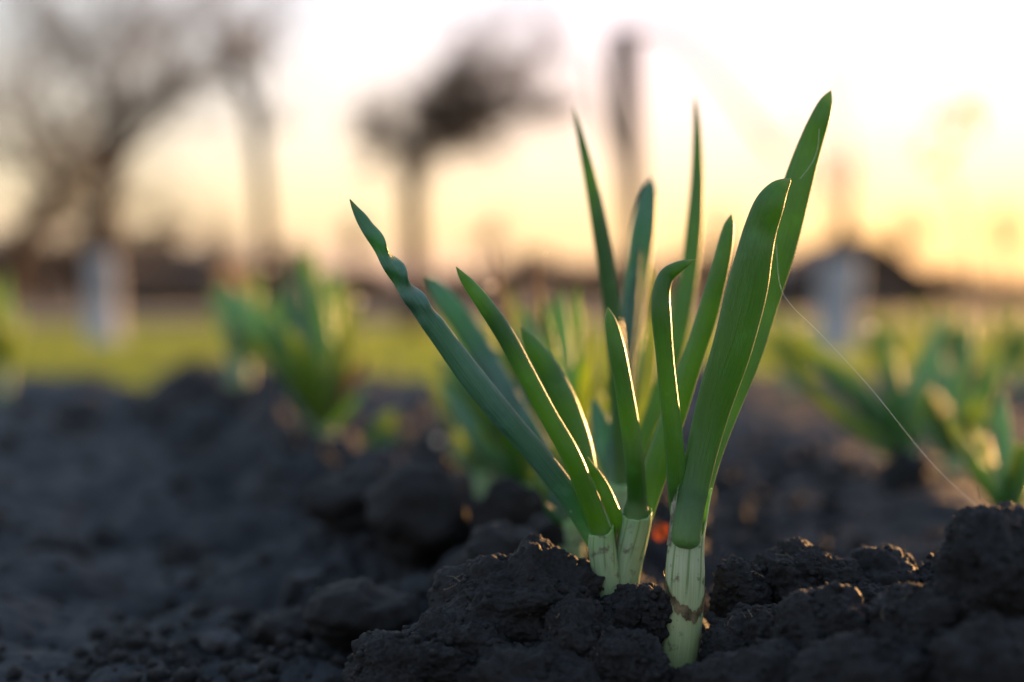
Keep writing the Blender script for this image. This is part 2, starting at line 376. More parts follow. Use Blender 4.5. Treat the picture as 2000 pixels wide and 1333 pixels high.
HERO = [
 # centre x, y, width, height (pixels), depth, label
 (1022, 1172, 305, 165, .338, 'large flat-topped dark soil clod left of the base of the double stemmed onion', 6),
 (1134, 1256, 125, 140, .322, 'upright oval dark clod below the right end of the large flat-topped clod', 6),
 (895, 1262, 190, 115, .326, 'rugged black clod at the lower left of the large flat-topped clod', 6),
 (800, 1308, 225, 120, .318, 'wide crumbly clod at the lower edge, leftmost of the sharp clods', 6),
 (1229, 1215, 100, 110, .330, 'small blocky clod between the two sharp onion stems', 5),
 (1284, 1200, 62, 92, .3265, 'narrow dark clod leaning on the left side of the front onion stem', 5),
 (1222, 1306, 146, 116, .312, 'dark lump at the lower edge just left of the front onion stem', 6),
 (1445, 1160, 92, 100, .338, 'small round clod just right of the front stem with its top edge glowing orange', 5),
 (1570, 1142, 178, 135, .345, 'large rounded clod on the right bank with a golden rim along its top', 6),
 (1725, 1140, 150, 110, .350, 'ragged clod behind the bank between the large rounded clod and the right corner clod', 5),
 (1612, 1240, 165, 150, .308, 'pale grey brown soft lump in front of the large rounded clod', 5),
 (1965, 1125, 230, 230, .296, 'tall corner clod at the right edge where the spider thread ends', 6),
 (1808, 1232, 180, 145, .298, 'rounded grey clod in front of the tall corner clod, upper of two', 5),
 (1494, 1262, 190, 130, .320, 'broad loose mound of soil against the right side of the front stem', 6),
 (1700, 1330, 260, 130, .284, 'blurred dark clod at the lower edge below the soft grey brown lump', 5),
 (1925, 1312, 210, 170, .275, 'blurred clod in the lower right corner', 5),
 (1500, 1335, 230, 110, .298, 'low dark clod at the lower edge right of the front stem', 5),
 (1040, 1330, 240, 120, .312, 'dark clod at the lower edge under the large flat-topped clod', 5),
 (1690, 1185, 130, 70, .338, 'flattish clod lodged under the large rounded clod', 5),
 (1840, 1150, 80, 100, .345, 'narrow ragged clod wedged left of the tall corner clod', 5),
 (1400, 1352, 150, 110, .306, 'small dark clod at the foot of the front onion stem', 5),
 (975, 1085, 150, 100, .40, 'blurred dark clod behind the left end of the large flat-topped clod', 4),
 (820, 1000, 210, 150, .47, 'big blurred black clod in the row left of the middle onions', 4),
 (690, 980, 170, 90, .50, 'low blurred clod left of the big blurred black clod', 4),
 (1085, 1060, 110, 90, .42, 'blurred clod under the blurred stem left of the double stemmed onion', 4),
 (700, 1200, 190, 90, .385, 'blurred flat clod in the furrow left of the rugged black clod', 4),
 (560, 1230, 120, 60, .40, 'small blurred clod with the pale flake lying to its left', 4),
 (250, 1260, 60, 55, .40, 'small upright blurred clod alone on the smooth furrow at far left', 4),
 (390, 765, 130, 70, 1.2, 'dark rounded clod on the far edge of the bed in front of the lawn', 4),
 (540, 790, 190, 90, 1.05, 'broad dark clod on the bed left of the blurred onion with the bright drop', 4),
 (1890, 770, 130, 90, 1.1, 'dark clod on the far edge of the bed at right', 4),
]
GC = 'soil clods around the onion stems'
for i, (cx, cy, w, h, d, lab, sub) in enumerate(HERO):
    rx = w*d/F/2*1.1; rz = h*d/F/2*1.1; ry = (rx+rz)*.5
    me = clod_mesh('soil_clod', rx, ry, rz, 100+i, sub, M_clod)
    link('soil_clod', me, label=lab, category='soil clod', group=GC if d < .36 else 'blurred soil clods farther back').location = at(cx, cy, d)

# generic clods: shared shapes
MARKS = [(1335, 1250, 'the front stem'), (1215, 1150, 'the double stem'), (1022, 1180, 'the flat-topped clod'), (895, 1262, 'the rugged black clod'), (790, 1308, 'the wide crumbly clod'),
         (1570, 1142, 'the large rounded clod'), (1445, 1160, 'the small round clod'), (1965, 1125, 'the tall corner clod'), (1612, 1240, 'the grey brown clod'), (1700, 1320, 'the bottom right clods'),
         (1110, 1080, 'the low blurred onion'), (820, 1000, 'the big blurred clod'), (650, 880, 'the fan shaped onion'), (725, 905, 'the small pale sprout'), (900, 880, 'the drooping onion'), (432, 1252, 'the pale flake'),
         (1770, 920, 'the arching onion'), (1975, 1060, 'the blunt leaved onion'), (468, 750, 'the pale leaf cluster'), (155, 800, 'the larger pale stone'), (312, 792, 'the smaller pale stone'), (1860, 740, 'the yellow tipped onion'), (5, 750, 'the left edge onion'), (975, 1085, 'the blurred clod')]
SEEN = set()
def clod_label(x, y, z, s):
    d = y*cp-z*sp; px = 1000+x*F/d; py = 666.5-(z*cp+y*sp)*F/d
    def way(q):
        dx, dy = px-q[0], py-q[1]
        return ('right of' if dx > 0 else 'left of') if abs(dx) > 1.3*abs(dy) else ('below' if dy > 0 else 'above')
    near = sorted(MARKS, key=lambda q: (q[0]-px)**2+(q[1]-py)**2)
    w = s*18/d*F/1000; size = 'tiny' if w < 35 else 'small' if w < 60 else 'middling' if w < 95 else 'big'
    b = 'blurred' if y > .40 or y < .29 else 'dark'
    for k in range(1, 7):
        for pre in (size, 'rough '+size):
            lab = f'{pre} {b} soil lump {way(near[0])} {near[0][2]}'
            if k > 1: lab = f'{pre} {b} lump {way(near[0])} {near[0][2]}, {way(near[k-1])} {near[k-1][2]}'
            if pre == size and lab not in SEEN: SEEN.add(lab); return lab
    return lab.replace('rough ', '')
protos = [clod_mesh('small_clod', .5/55, .42/55, .36/55, 300+i, 4, M_clod) for i in range(6)]
for i in range(190):
    if i < 80:
        y = R.uniform(.29, .42); x = R.uniform(-.0, .15) if R.random() < .7 else R.uniform(-.07, .03)
    else:
        y = .36+R.random()**1.5*1.0; x = ROW0[0]+(y-ROW0[1])*RD[0]/RD[1]+R.gauss(0, .05+.12*y)
    s = R.uniform(.35, .95) if y < .45 else R.uniform(.5, 1.5)
    if x < -.045 and y < .5: s *= .5
    z = float(ground_h([x], [y])[0])
    # keep the stems clear
    if (abs(x-.0392) < .019 and y < .345) or (abs(x-.025) < .016 and .3 < y < .36 and s > .5): continue
    zt = -(1090 if x > .03 else 1150)/1.0
    if y < .33 and (z+.004*s) > -.0845*y/.326+.0 and x > .0: s *= .5
    if not (-.43*y < x < .43*y): continue
    o = link('small_clod', protos[i % 6], label=clod_label(x, y, z, s), category='soil clod', group='small loose soil clods near the stems' if y < .43 else 'blurred soil lumps on the bed')
    o.location = (x, y, z+.0015*s); o.scale = (s, s*R.uniform(.8, 1.1), s*R.uniform(.7, 1)); o.rotation_euler = [R.uniform(0, 6.28) for _ in range(3)]

# loose crumbs and grit, nobody could count them
mb = MB(); V2, F2 = ICO[2]
def quadify(Fa): return np.concatenate([Fa, Fa[:, 2:3]], 1)
crV = []; crF = []; n0 = 0
rr = np.random.RandomState(8)
K = 5200
cx = np.where(rr.rand(K) < .6, rr.uniform(-.12, .16, K), rr.uniform(-.35, .3, K)); cy = np.where(rr.rand(K) < .6, rr.uniform(.27, .42, K), rr.uniform(.3, 1.0, K))
cz = ground_h(cx, cy)
V1, F1 = ico(1)
for k in range(K):
    s = (.0005+.0016*rr.rand()**2.2)*(1+cy[k]*1.2)
    Vv = V1*(1+.35*rr.randn(len(V1), 1)*.6)*s*np.array([1, 1, .8])
    crV.append(Vv+np.array([cx[k], cy[k], cz[k]+s*.5])); crF.append(F1+n0); n0 += len(V1)
for o_ in [q for q in COL.objects if q.name.startswith('soil_clod')][:20]:
    vv = np.zeros(len(o_.data.vertices)*3, dtype=np.float32); o_.data.vertices.foreach_get('co', vv); vv = vv.reshape(-1, 3)
    top = vv[(vv[:, 2] > np.percentile(vv[:, 2], 45))]; pick = top[rr.randint(0, len(top), 150)]+np.array(o_.location)
    for p_ in pick:
        s = .00022+.0011*rr.rand()**3
        crV.append(V1*(1+.3*rr.randn(len(V1), 1)*.6)*s*np.array([1, 1, .8])+p_); crF.append(F1+n0); n0 += len(V1)
link('soil_crumbs', mesh_np('soil_crumbs', np.concatenate(crV), np.concatenate(crF), M_clod, False), kind='stuff', label='fine loose crumbs of dark soil', category='soil crumbs')

# ------------------------------------------------------------------ onions
def leaf_geo(path, d0, n=70, m=22, flat=.55, twist=0, waves=None, seed=0, close_base=False, wob=.03):
    """path rows: px, py, width px, depth offset in metres"""
    C = []
    for px, py, w, dd in path:
        p = at(px, py, d0+dd); C.append([*p, w*(d0+dd)/F/2])
    C = catmull(C, n); C[:, 3] = np.maximum(C[:, 3], 1e-5)
    rs = np.random.RandomState(seed+1); ph = rs.rand(4)*6.28
    V = []; UV = []
    for i in range(n):
        v = i/(n-1); p = Vector(C[i, :3]); T = Vector(C[min(i+1, n-1), :3]-C[max(i-1, 0), :3]).normalized()
        Sd = T.cross(Vector((0, 1, 0))).normalized(); Nn = Sd.cross(T).normalized()   # Nn points away from camera or towards it
        a = twist*v; S2 = Sd*math.cos(a)+Nn*math.sin(a); N2 = -Sd*math.sin(a)+Nn*math.cos(a)
        r = C[i, 3]*(1+wob*math.sin(9*v+ph[0])+wob*.6*math.sin(23*v+ph[1]))
        for k in range(m):
            th = 2*math.pi*k/m; c, s = math.cos(th), math.sin(th)
            f = flat*(1-.35*(s > 0)*s)            # flatter inner face, keeled outer one
            rr_ = r
            o1 = c*rr_; o2 = s*rr_*f
            if waves and waves[0] < v < waves[1]:
                u = (v-waves[0])/(waves[1]-waves[0]); am = math.sin(math.pi*min(1, u*1.05))
                ww = math.sin(u*waves[2]*2*math.pi)
                if c*waves[4] > 0: o1 -= waves[4]*abs(c)*r*waves[3]*am*(.5+.5*ww)
                o2 += c*waves[4]*r*.9*am*math.cos(u*waves[2]*2*math.pi)
            V.append(p+S2*o1+N2*o2); UV.append((k/m if k <= m/2 else 1-k/m, v))
    Q = [[i*m+k, i*m+(k+1) % m, (i+1)*m+(k+1) % m, (i+1)*m+k] for i in range(n-1) for k in range(m)]
    tip = len(V); V.append(Vector(C[-1, :3])+(Vector(C[-1, :3])-Vector(C[-2, :3]))*.4); UV.append((.5, 1))
    Q += [[(n-1)*m+k, (n-1)*m+(k+1) % m, tip, tip] for k in range(m)]
    if close_base:
        c0 = len(V); V.append(Vector(C[0, :3])); UV.append((.5, 0))
        Q += [[(k+1) % m, k, c0, c0] for k in range(m)]
    return V, Q, UV
def fix_tris(V, Q, UV, name, mat, parent, smooth=True, **props):
    """quads with a doubled last corner become triangles"""
    quads = [q for q in Q if q[2] != q[3]]; tris = [q[:3] for q in Q if q[2] == q[3]]
    me = bpy.data.meshes.new(name); off = Vector(parent.location) if parent else Vector()
    me.from_pydata([tuple(Vector(v)-off) for v in V], [], quads+tris)
    l = me.uv_layers.new(name='UVMap'); vi = np.zeros(len(me.loops), dtype=np.int32); me.loops.foreach_get('vertex_index', vi)
    l.data.foreach_set('uv', np.asarray(UV, dtype=np.float32)[vi].ravel())
    me.polygons.foreach_set('use_smooth', [smooth]*len(me.polygons)); me.materials.append(mat); me.update()
    return link(name, me, parent, **props)
def leaf(parent, path, d0, mat=None, label=None, **kw):
    V, Q, UV = leaf_geo(path, d0, **kw)
    o = fix_tris(V, Q, UV, 'leaf', mat or M_leaf, parent)
    if label: o['label'] = label
    return o
def sheath(parent, path, d0, top, mat=None, name='stem', depthk=.9, n=50, m=64, thick=True, label=None):
    """stem tube whose upper rim is cut along top(theta) -> fraction of the height where it ends"""
    C = catmull([[*at(px, py, d0+dd), w*(d0+dd)/F/2] for px, py, w, dd in path], n)
    V = []; UV = []
    def ptat(v, th, k=1.0):
        x = v*(n-1); i = min(int(x), n-2); u = x-i; c = C[i]*(1-u)+C[i+1]*u
        p = Vector(c[:3]); T = Vector(C[min(i+1, n-1), :3]-C[max(i-1, 0), :3]).normalized()
        Sd = T.cross(Vector((0, 1, 0))).normalized(); Nn = Sd.cross(T).normalized()
        rib = 1+.004*math.sin(th*19)+.003*math.sin(th*31+3)+.012*math.sin(th*2+v*5)
        return p+(Sd*math.cos(th)+Nn*math.sin(th)*depthk)*c[3]*k*rib
    for side, k in ((0, 1.0), (1, .9)):
        for i in range(n):
            for j in range(m):
                th = 2*math.pi*j/m; tv = top(th); v = tv*i/(n-1)
                V.append(ptat(v, th, k)); UV.append((j/m if j < m/2 else 1-j/m, v))
    Q = [[i*m+j, i*m+(j+1) % m, (i+1)*m+(j+1) % m, (i+1)*m+j] for i in range(n-1) for j in range(m)]
    o_ = n*m
    Q += [[o_+i*m+j, o_+(i+1)*m+j, o_+(i+1)*m+(j+1) % m, o_+i*m+(j+1) % m] for i in range(n-1) for j in range(m)]
    Q += [[(n-1)*m+j, (n-1)*m+(j+1) % m, o_+(n-1)*m+(j+1) % m, o_+(n-1)*m+j] for j in range(m)]
    o = fix_tris(V, Q, UV, name, mat or M_sheath, parent)
    if label: o['label'] = label
    return o
def ragged_film(parent, path, d0, th0, th1, grow, name, mat, seed=1, n=16, m=40, flare=.08, depthk=.9, label=None, amp=.3, band=None):
    """thin torn skin round part of the stem, between two angles"""
    C = catmull([[*at(px, py, d0+dd), w*(d0+dd)/F/2] for px, py, w, dd in path], n)
    rs = np.random.RandomState(seed); V = []; UV = []; cut = [1-amp*rs.rand() for _ in range(m)]; ph = rs.rand(3)*6
    for i in range(n):
        for j in range(m):
            th = th0+(th1-th0)*j/(m-1)
            v = (i/(n-1))*cut[j]
            if band:
                vc, hw = band(j/(m-1)); v = min(1, max(0, vc+(i/(n-1)-.5)*2*hw))
            x = v*(n-1); a = min(int(x), n-2); u = x-a; c = C[a]*(1-u)+C[a+1]*u
            T = Vector(C[-1, :3]-C[0, :3]).normalized(); Sd = T.cross(Vector((0, 1, 0))).normalized(); Nn = Sd.cross(T).normalized()
            g = grow+flare*(i/(n-1))**2*(1+.6*math.sin(th*7+ph[0]))+.02*math.sin(th*13+v*9+ph[1])
            p = Vector(c[:3])+(Sd*math.cos(th)+Nn*math.sin(th)*depthk)*c[3]*g
            V.append(p); UV.append((j/m, v))
    Q = [[i*m+j, i*m+j+1, (i+1)*m+j+1, (i+1)*m+j] for i in range(n-1) for j in range(m-1)]
    o = fix_tris(V, Q, UV, name, mat, parent)
    if label: o['label'] = label
    return o

def plant(label, px, py, d, group='spring onions in the rows'):
    return thing('onion_plant', label, 'onion', at(px, py, d), group)
# sign check: Nn.y
_T = Vector((0, 0, 1)); _S = _T.cross(Vector((0, 1, 0))); _N = _S.cross(_T)    # S = -X, N = +Y... camera side is theta with sin<0
D1 = .326
P1 = plant('front onion with white striped stem, one broad upright leaf and one kinked leaf', 1335, 1280, D1)
front = 1.5*math.pi
def top_front(th):
    # low in front (camera), higher on both sides and behind
    dd = math.cos(th-front); return .70+.20*(1-max(0, dd)**.5)*(1+.35*math.cos(th-math.pi))+.006*math.sin(th*11)+.005*math.sin(th*23)
sheath(P1, [(1322, 1345, 64, 0), (1326, 1290, 72, 0), (1331, 1240, 75, 0), (1336, 1180, 76, 0), (1338, 1120, 77, 0), (1340, 1065, 71, 0), (1346, 1020, 69, 0), (1355, 970, 67, 0), (1361, 940, 66, 0)], D1, top_front)
leaf(P1, [(1338, 1072, 26, -.0031), (1339, 1064, 50, -.0030), (1340, 1050, 59, -.0027), (1345, 1010, 58, -.0018), (1356, 950, 60, 0), (1374, 870, 64, .001), (1398, 780, 70, .001), (1430, 680, 78, 0), (1458, 570, 81, -.001),
          (1473, 500, 73, -.002), (1485, 450, 67, -.002), (1502, 402, 60, -.003), (1519, 373, 43, -.003), (1535, 358, 22, -.003), (1543, 352, 6, -.003)], D1, flat=.64, n=110, m=30, close_base=True, seed=2, label='broad upright leaf with its tip bent over to the right', wob=.015)
leaf(P1, [(1330, 1050, 34, .003), (1326, 1000, 36, .002), (1322, 940, 37, .0005), (1316, 860, 38, -.001), (1306, 770, 37, -.002), (1298, 690, 37, -.003), (1292, 620, 38, -.004), (1291, 580, 36, -.004), (1295, 556, 33, -.004), (1304, 537, 30, -.004), (1322, 524, 24, -.005),
          (1340, 515, 14, -.006), (1358, 508, 3, -.006)], D1, flat=.85, n=100, seed=3, label='slim leaf kinked sharply to the right near its top')
leaf(P1, [(1352, 1060, 30, .004), (1366, 980, 38, .006), (1385, 900, 44, .009), (1420, 800, 50, .013), (1462, 690, 56, .016), (1496, 580, 58, .018), (1527, 470, 62, .018), (1555, 370, 58, .018), (1580, 290, 48, .018), (1602, 230, 38, .017), (1615, 196, 24, .017), (1622, 179, 4, .017)],
     D1, flat=.45, n=100, seed=4, mat=M_leaf, label='tallest leaf leaning right behind the broad leaf')
ragged_film(P1, [(1333, 1225, 76, 0), (1336, 1180, 77, 0), (1338, 1110, 77, 0)], D1, math.pi*.9, math.pi*2.15, 1.03, 'dry_skin', M_skin, 5, m=70, flare=.05, amp=.0, label='torn brown dry skin around the stem',
            band=lambda u: (float(np.interp(u, [0, .1, .35, .6, .85, 1], [.55, .60, .22, .40, .78, .85])), .045+.05*abs(math.sin(u*23))+.04*abs(math.sin(u*61+1))))
ragged_film(P1, [(1341, 1070, 76, 0), (1348, 1010, 70, 0), (1358, 945, 68, 0)], D1, front+1.05, 2*math.pi+.6, 1.03, 'membrane', M_membrane, 11, flare=.10, amp=.35, label='pale papery membrane along the right edge')

D2 = .341
P2 = plant('double stemmed onion left of the front one, several leaves leaning left', 1215, 1150, D2)
sheath(P2, [(1214, 1190, 50, 0), (1219, 1150, 54, 0), (1227, 1100, 56, 0), (1237, 1050, 59, 0), (1244, 1010, 60, 0), (1247, 985, 52, 0), (1248, 970, 44, 0)], D2, lambda th: .86+.06*math.sin(th+.4)+.05*math.cos(th-math.pi)+.003*math.sin(th*9), M_sheath2)
sheath(P2, [(1195, 1190, 46, -.002), (1188, 1150, 50, -.002), (1180, 1100, 54, -.002), (1175, 1060, 54, -.002), (1176, 1020, 44, -.002)], D2, lambda th: .86+.11*max(0, math.cos(th-math.pi))**2+.003*math.sin(th*13), M_sheath2)
leaf(P2, [(1240, 1032, 56, 0), (1243, 995, 50, 0), (1244, 965, 38, -.0006), (1239, 900, 37, -.002), (1230, 830, 38, -.002), (1219, 760, 37, -.003), (1208, 700, 35, -.004), (1199, 655, 30, -.004), (1192, 625, 22, -.004), (1187, 602, 4, -.004)], D2, flat=.85, n=80, seed=5, label='short upright leaf with a pointed tip')
leaf(P2, [(1256, 1010, 40, .003), (1268, 960, 46, .004), (1290, 890, 50, .005), (1320, 800, 48, .006), (1350, 710, 44, .006), (1380, 620, 40, .006), (1402, 540, 36, .005), (1416, 480, 30, .005), (1424, 440, 20, .005), (1428, 421, 4, .005)], D2, flat=.8, n=80, seed=6, label='leaf leaning right behind the broad front leaf')
leaf(P2, [(1184, 1100, 46, -.001), (1178, 1060, 46, -.001), (1170, 1030, 40, -.0012), (1150, 975, 39, -.003), (1115, 890, 38, -.006), (1070, 810, 38, -.007), (1030, 735, 37, -.008), (990, 660, 38, -.009), (950, 600, 32, -.010), (918, 558, 24, -.010), (902, 538, 14, -.010), (892, 523, 3, -.010)], D2, flat=.85, n=90, seed=7, label='smooth left leaning leaf with a golden right edge')
leaf(P2, [(1172, 1080, 34, .002), (1142, 1020, 40, .001), (1105, 960, 42, -.001), (1050, 890, 46, -.003), (985, 815, 50, -.005), (920, 735, 50, -.007), (865, 660, 46, -.009), (815, 590, 41, -.010), (775, 530, 38, -.011), (740, 475, 32, -.012), (712, 435, 26, -.012), (695, 410, 14, -.012), (684, 391, 3, -.012)],
     D2, flat=.7, n=150, m=30, seed=8, mat=M_leafb, waves=(.66, .97, 3.6, .55, -1), label='long outer leaf leaning far left with a crumpled wavy tip')
leaf(P2, [(1212, 1090, 20, .001), (1208, 1030, 26, 0), (1190, 980, 28, -.001), (1172, 940, 24, -.001), (1156, 915, 16, -.002), (1147, 893, 3, -.002)], D2, flat=.85, n=50, seed=9, label='shortest inner leaf between the two stems')
leaf(P2, [(1165, 1060, 30, .008), (1150, 960, 40, .010), (1135, 870, 46, .012), (1105, 790, 48, .013), (1070, 720, 44, .014), (1040, 675, 34, .014), (1018, 640, 6, .014)], D2, flat=.8, n=70, seed=10, label='short curved leaf behind the left leaning ones')
ragged_film(P2, [(1226, 1160, 62, 0), (1230, 1090, 64, 0), (1240, 1020, 66, 0)], D2, front+1.0, 2*math.pi+.5, 1.03, 'dry_skin', M_skin, 21, flare=.16, amp=.6)

def simple_plant(label, bx, by, d, leaves, mats=(None,), stem=(46, 110), smat=None):
    P = plant(label, bx, by, d); sw, sh = stem
    sheath(P, [(bx, by+30, sw*.9, 0), (bx, by, sw, 0), (bx+2, by-sh*.5, sw, 0), (bx+4, by-sh, sw*.9, 0)], d, lambda th: .93+.05*math.sin(th), smat or M_sheath2, n=14, m=24)
    rs = random.Random(int(bx*7+by)); leaves = list(leaves)
    leaves = [(*L[:2], L[2]*(.78 if d > .45 else 1), *L[3:]) for L in leaves]
    for q in range(len(leaves)+2 if d > .45 else len(leaves)//2):
        L = rs.choice(leaves[:len(leaves)]); u = rs.uniform(.55, .9)
        leaves.append((bx+(L[0]-bx)*u+rs.uniform(-40, 40), by+(L[1]-by)*u+rs.uniform(-15, 15), L[2]*rs.uniform(.55, .9), rs.uniform(-.08, .08), rs.uniform(-.03, .05), rs.choice([M_leafy, M_leafy, M_leaf, M_leafb])))
    for i, L in enumerate(leaves):
        tx, ty, w = L[:3]; bend = L[3] if len(L) > 3 else rs.uniform(-.06, .06); dd = L[4] if len(L) > 4 else rs.uniform(-.02, .02)
        mat = L[5] if len(L) > 5 else mats[i % len(mats)]
        if d > .45: mat = {M_leaf: M_leaf_lit, M_leafb: M_leafb_lit}.get(mat, mat)  # plants farther back take the brightened leaf copies
        sx, sy = bx+rs.uniform(-.2, .2)*sw, by-sh*.7
        nx, ny = -(ty-sy), (tx-sx); path = []
        for u, wf in (((0, .7), (.2, .8), (.45, .85), (.7, .95), (.85, 1), (.94, .75), (.985, .4), (1, .1)) if w > 45 and d < .45 else ((0, .7), (.15, .9), (.35, 1.05), (.55, 1), (.75, .85), (.9, .5), (.97, .25), (1, .05))):
            b_ = bend*4*u*(1-u); k = dd*u
            path.append((sx+(tx-sx)*u+nx*b_, sy+(ty-sy)*u+ny*b_, w*wf, k))
        leaf(P, path, d, mat=mat, n=34, m=14, flat=.6, seed=rs.randint(0, 999))
    return P
M_leaf_lit = leaf_mat('onion_leaf_lit', (.04, .12, .025), (.09, .20, .09), (.45, .8, .06), .45)  # lighter copies of the leaf greens, backlight put into the colour
M_leafb_lit = leaf_mat('onion_leaf_bluish_lit', (.07, .17, .09), (.16, .29, .2), (.35, .7, .18), .42)
B, Y, G, DR = M_leafb, M_leafy, M_leaf, M_leafdry
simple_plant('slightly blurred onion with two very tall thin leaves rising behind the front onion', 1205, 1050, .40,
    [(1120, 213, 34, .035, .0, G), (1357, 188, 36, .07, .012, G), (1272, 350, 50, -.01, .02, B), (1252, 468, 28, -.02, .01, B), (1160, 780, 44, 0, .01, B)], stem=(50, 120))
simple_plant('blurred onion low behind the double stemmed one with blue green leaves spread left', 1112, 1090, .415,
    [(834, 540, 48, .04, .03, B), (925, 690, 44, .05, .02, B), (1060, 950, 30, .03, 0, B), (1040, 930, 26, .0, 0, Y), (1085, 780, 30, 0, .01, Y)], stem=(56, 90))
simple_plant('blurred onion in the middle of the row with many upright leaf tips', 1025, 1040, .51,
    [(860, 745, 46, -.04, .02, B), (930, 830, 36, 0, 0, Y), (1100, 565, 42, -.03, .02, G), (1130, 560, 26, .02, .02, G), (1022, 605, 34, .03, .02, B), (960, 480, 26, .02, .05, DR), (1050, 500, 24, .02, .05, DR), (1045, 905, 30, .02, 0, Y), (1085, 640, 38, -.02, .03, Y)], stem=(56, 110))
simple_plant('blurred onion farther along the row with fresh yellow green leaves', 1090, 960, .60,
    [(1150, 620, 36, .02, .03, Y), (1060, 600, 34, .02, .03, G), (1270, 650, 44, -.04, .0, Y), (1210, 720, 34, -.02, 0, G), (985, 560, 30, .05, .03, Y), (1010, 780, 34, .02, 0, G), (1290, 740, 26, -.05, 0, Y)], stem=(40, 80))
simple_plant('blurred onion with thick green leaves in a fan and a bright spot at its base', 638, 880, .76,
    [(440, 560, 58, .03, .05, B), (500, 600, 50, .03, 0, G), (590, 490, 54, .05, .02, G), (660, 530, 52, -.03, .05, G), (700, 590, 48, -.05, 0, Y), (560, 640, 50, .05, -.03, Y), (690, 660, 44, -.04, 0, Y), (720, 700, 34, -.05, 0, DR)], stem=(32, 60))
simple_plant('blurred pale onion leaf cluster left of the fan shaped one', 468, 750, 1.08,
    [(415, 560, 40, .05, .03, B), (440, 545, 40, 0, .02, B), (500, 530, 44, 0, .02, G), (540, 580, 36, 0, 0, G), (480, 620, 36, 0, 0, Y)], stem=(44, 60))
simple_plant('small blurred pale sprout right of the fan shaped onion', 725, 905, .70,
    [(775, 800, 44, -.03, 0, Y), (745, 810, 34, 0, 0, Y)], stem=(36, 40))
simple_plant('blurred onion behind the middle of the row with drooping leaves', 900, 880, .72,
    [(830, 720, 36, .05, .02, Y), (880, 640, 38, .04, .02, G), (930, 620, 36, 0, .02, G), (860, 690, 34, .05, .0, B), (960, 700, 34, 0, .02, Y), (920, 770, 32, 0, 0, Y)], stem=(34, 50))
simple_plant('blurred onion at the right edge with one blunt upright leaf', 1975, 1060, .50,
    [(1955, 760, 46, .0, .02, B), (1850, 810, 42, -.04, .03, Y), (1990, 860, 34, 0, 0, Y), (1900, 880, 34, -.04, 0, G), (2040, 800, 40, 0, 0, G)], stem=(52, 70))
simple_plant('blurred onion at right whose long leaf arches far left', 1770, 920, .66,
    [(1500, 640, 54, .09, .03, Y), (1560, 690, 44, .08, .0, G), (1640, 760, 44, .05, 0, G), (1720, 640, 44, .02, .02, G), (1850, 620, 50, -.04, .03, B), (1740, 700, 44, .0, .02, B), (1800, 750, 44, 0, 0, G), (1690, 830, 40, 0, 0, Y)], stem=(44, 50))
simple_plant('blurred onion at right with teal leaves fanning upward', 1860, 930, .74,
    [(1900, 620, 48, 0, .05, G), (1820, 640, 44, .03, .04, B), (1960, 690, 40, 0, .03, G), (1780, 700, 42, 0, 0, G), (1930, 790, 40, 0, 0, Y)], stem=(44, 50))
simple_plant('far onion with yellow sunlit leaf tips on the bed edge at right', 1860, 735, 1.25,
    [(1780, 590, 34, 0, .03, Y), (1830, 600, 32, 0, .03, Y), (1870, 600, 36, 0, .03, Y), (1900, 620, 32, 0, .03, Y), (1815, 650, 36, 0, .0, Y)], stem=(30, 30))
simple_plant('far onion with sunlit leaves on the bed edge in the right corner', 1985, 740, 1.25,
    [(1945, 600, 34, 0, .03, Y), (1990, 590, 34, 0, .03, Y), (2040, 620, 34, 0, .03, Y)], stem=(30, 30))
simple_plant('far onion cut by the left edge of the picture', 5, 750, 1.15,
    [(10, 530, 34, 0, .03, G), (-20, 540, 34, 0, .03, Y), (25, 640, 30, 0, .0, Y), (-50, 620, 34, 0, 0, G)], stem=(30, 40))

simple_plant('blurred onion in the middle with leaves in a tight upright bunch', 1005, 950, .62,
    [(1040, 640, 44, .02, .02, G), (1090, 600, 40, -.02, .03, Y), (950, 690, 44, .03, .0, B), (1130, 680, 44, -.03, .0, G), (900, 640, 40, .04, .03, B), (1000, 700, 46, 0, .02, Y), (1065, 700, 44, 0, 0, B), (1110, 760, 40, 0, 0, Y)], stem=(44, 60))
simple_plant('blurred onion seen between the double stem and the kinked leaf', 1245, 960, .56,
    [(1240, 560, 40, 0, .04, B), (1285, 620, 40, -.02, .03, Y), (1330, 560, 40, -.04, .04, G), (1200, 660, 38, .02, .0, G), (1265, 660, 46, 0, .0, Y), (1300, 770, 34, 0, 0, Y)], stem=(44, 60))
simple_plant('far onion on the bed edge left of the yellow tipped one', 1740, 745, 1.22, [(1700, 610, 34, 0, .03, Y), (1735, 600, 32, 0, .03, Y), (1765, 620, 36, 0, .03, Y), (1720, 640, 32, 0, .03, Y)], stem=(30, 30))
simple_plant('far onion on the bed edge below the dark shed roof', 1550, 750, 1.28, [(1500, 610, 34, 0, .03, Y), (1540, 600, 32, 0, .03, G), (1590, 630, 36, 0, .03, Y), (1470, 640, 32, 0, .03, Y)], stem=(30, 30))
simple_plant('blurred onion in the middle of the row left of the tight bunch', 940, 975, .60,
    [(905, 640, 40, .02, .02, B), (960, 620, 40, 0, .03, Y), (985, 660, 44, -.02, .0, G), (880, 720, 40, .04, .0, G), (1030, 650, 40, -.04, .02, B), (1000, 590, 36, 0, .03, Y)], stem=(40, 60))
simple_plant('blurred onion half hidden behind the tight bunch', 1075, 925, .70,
    [(1060, 580, 40, .02, .02, G), (1100, 590, 40, 0, .03, B), (1135, 600, 44, -.02, .0, Y), (1085, 640, 40, 0, .0, G), (1165, 640, 40, -.04, .02, B), (1040, 640, 36, 0, .03, Y)], stem=(40, 60))
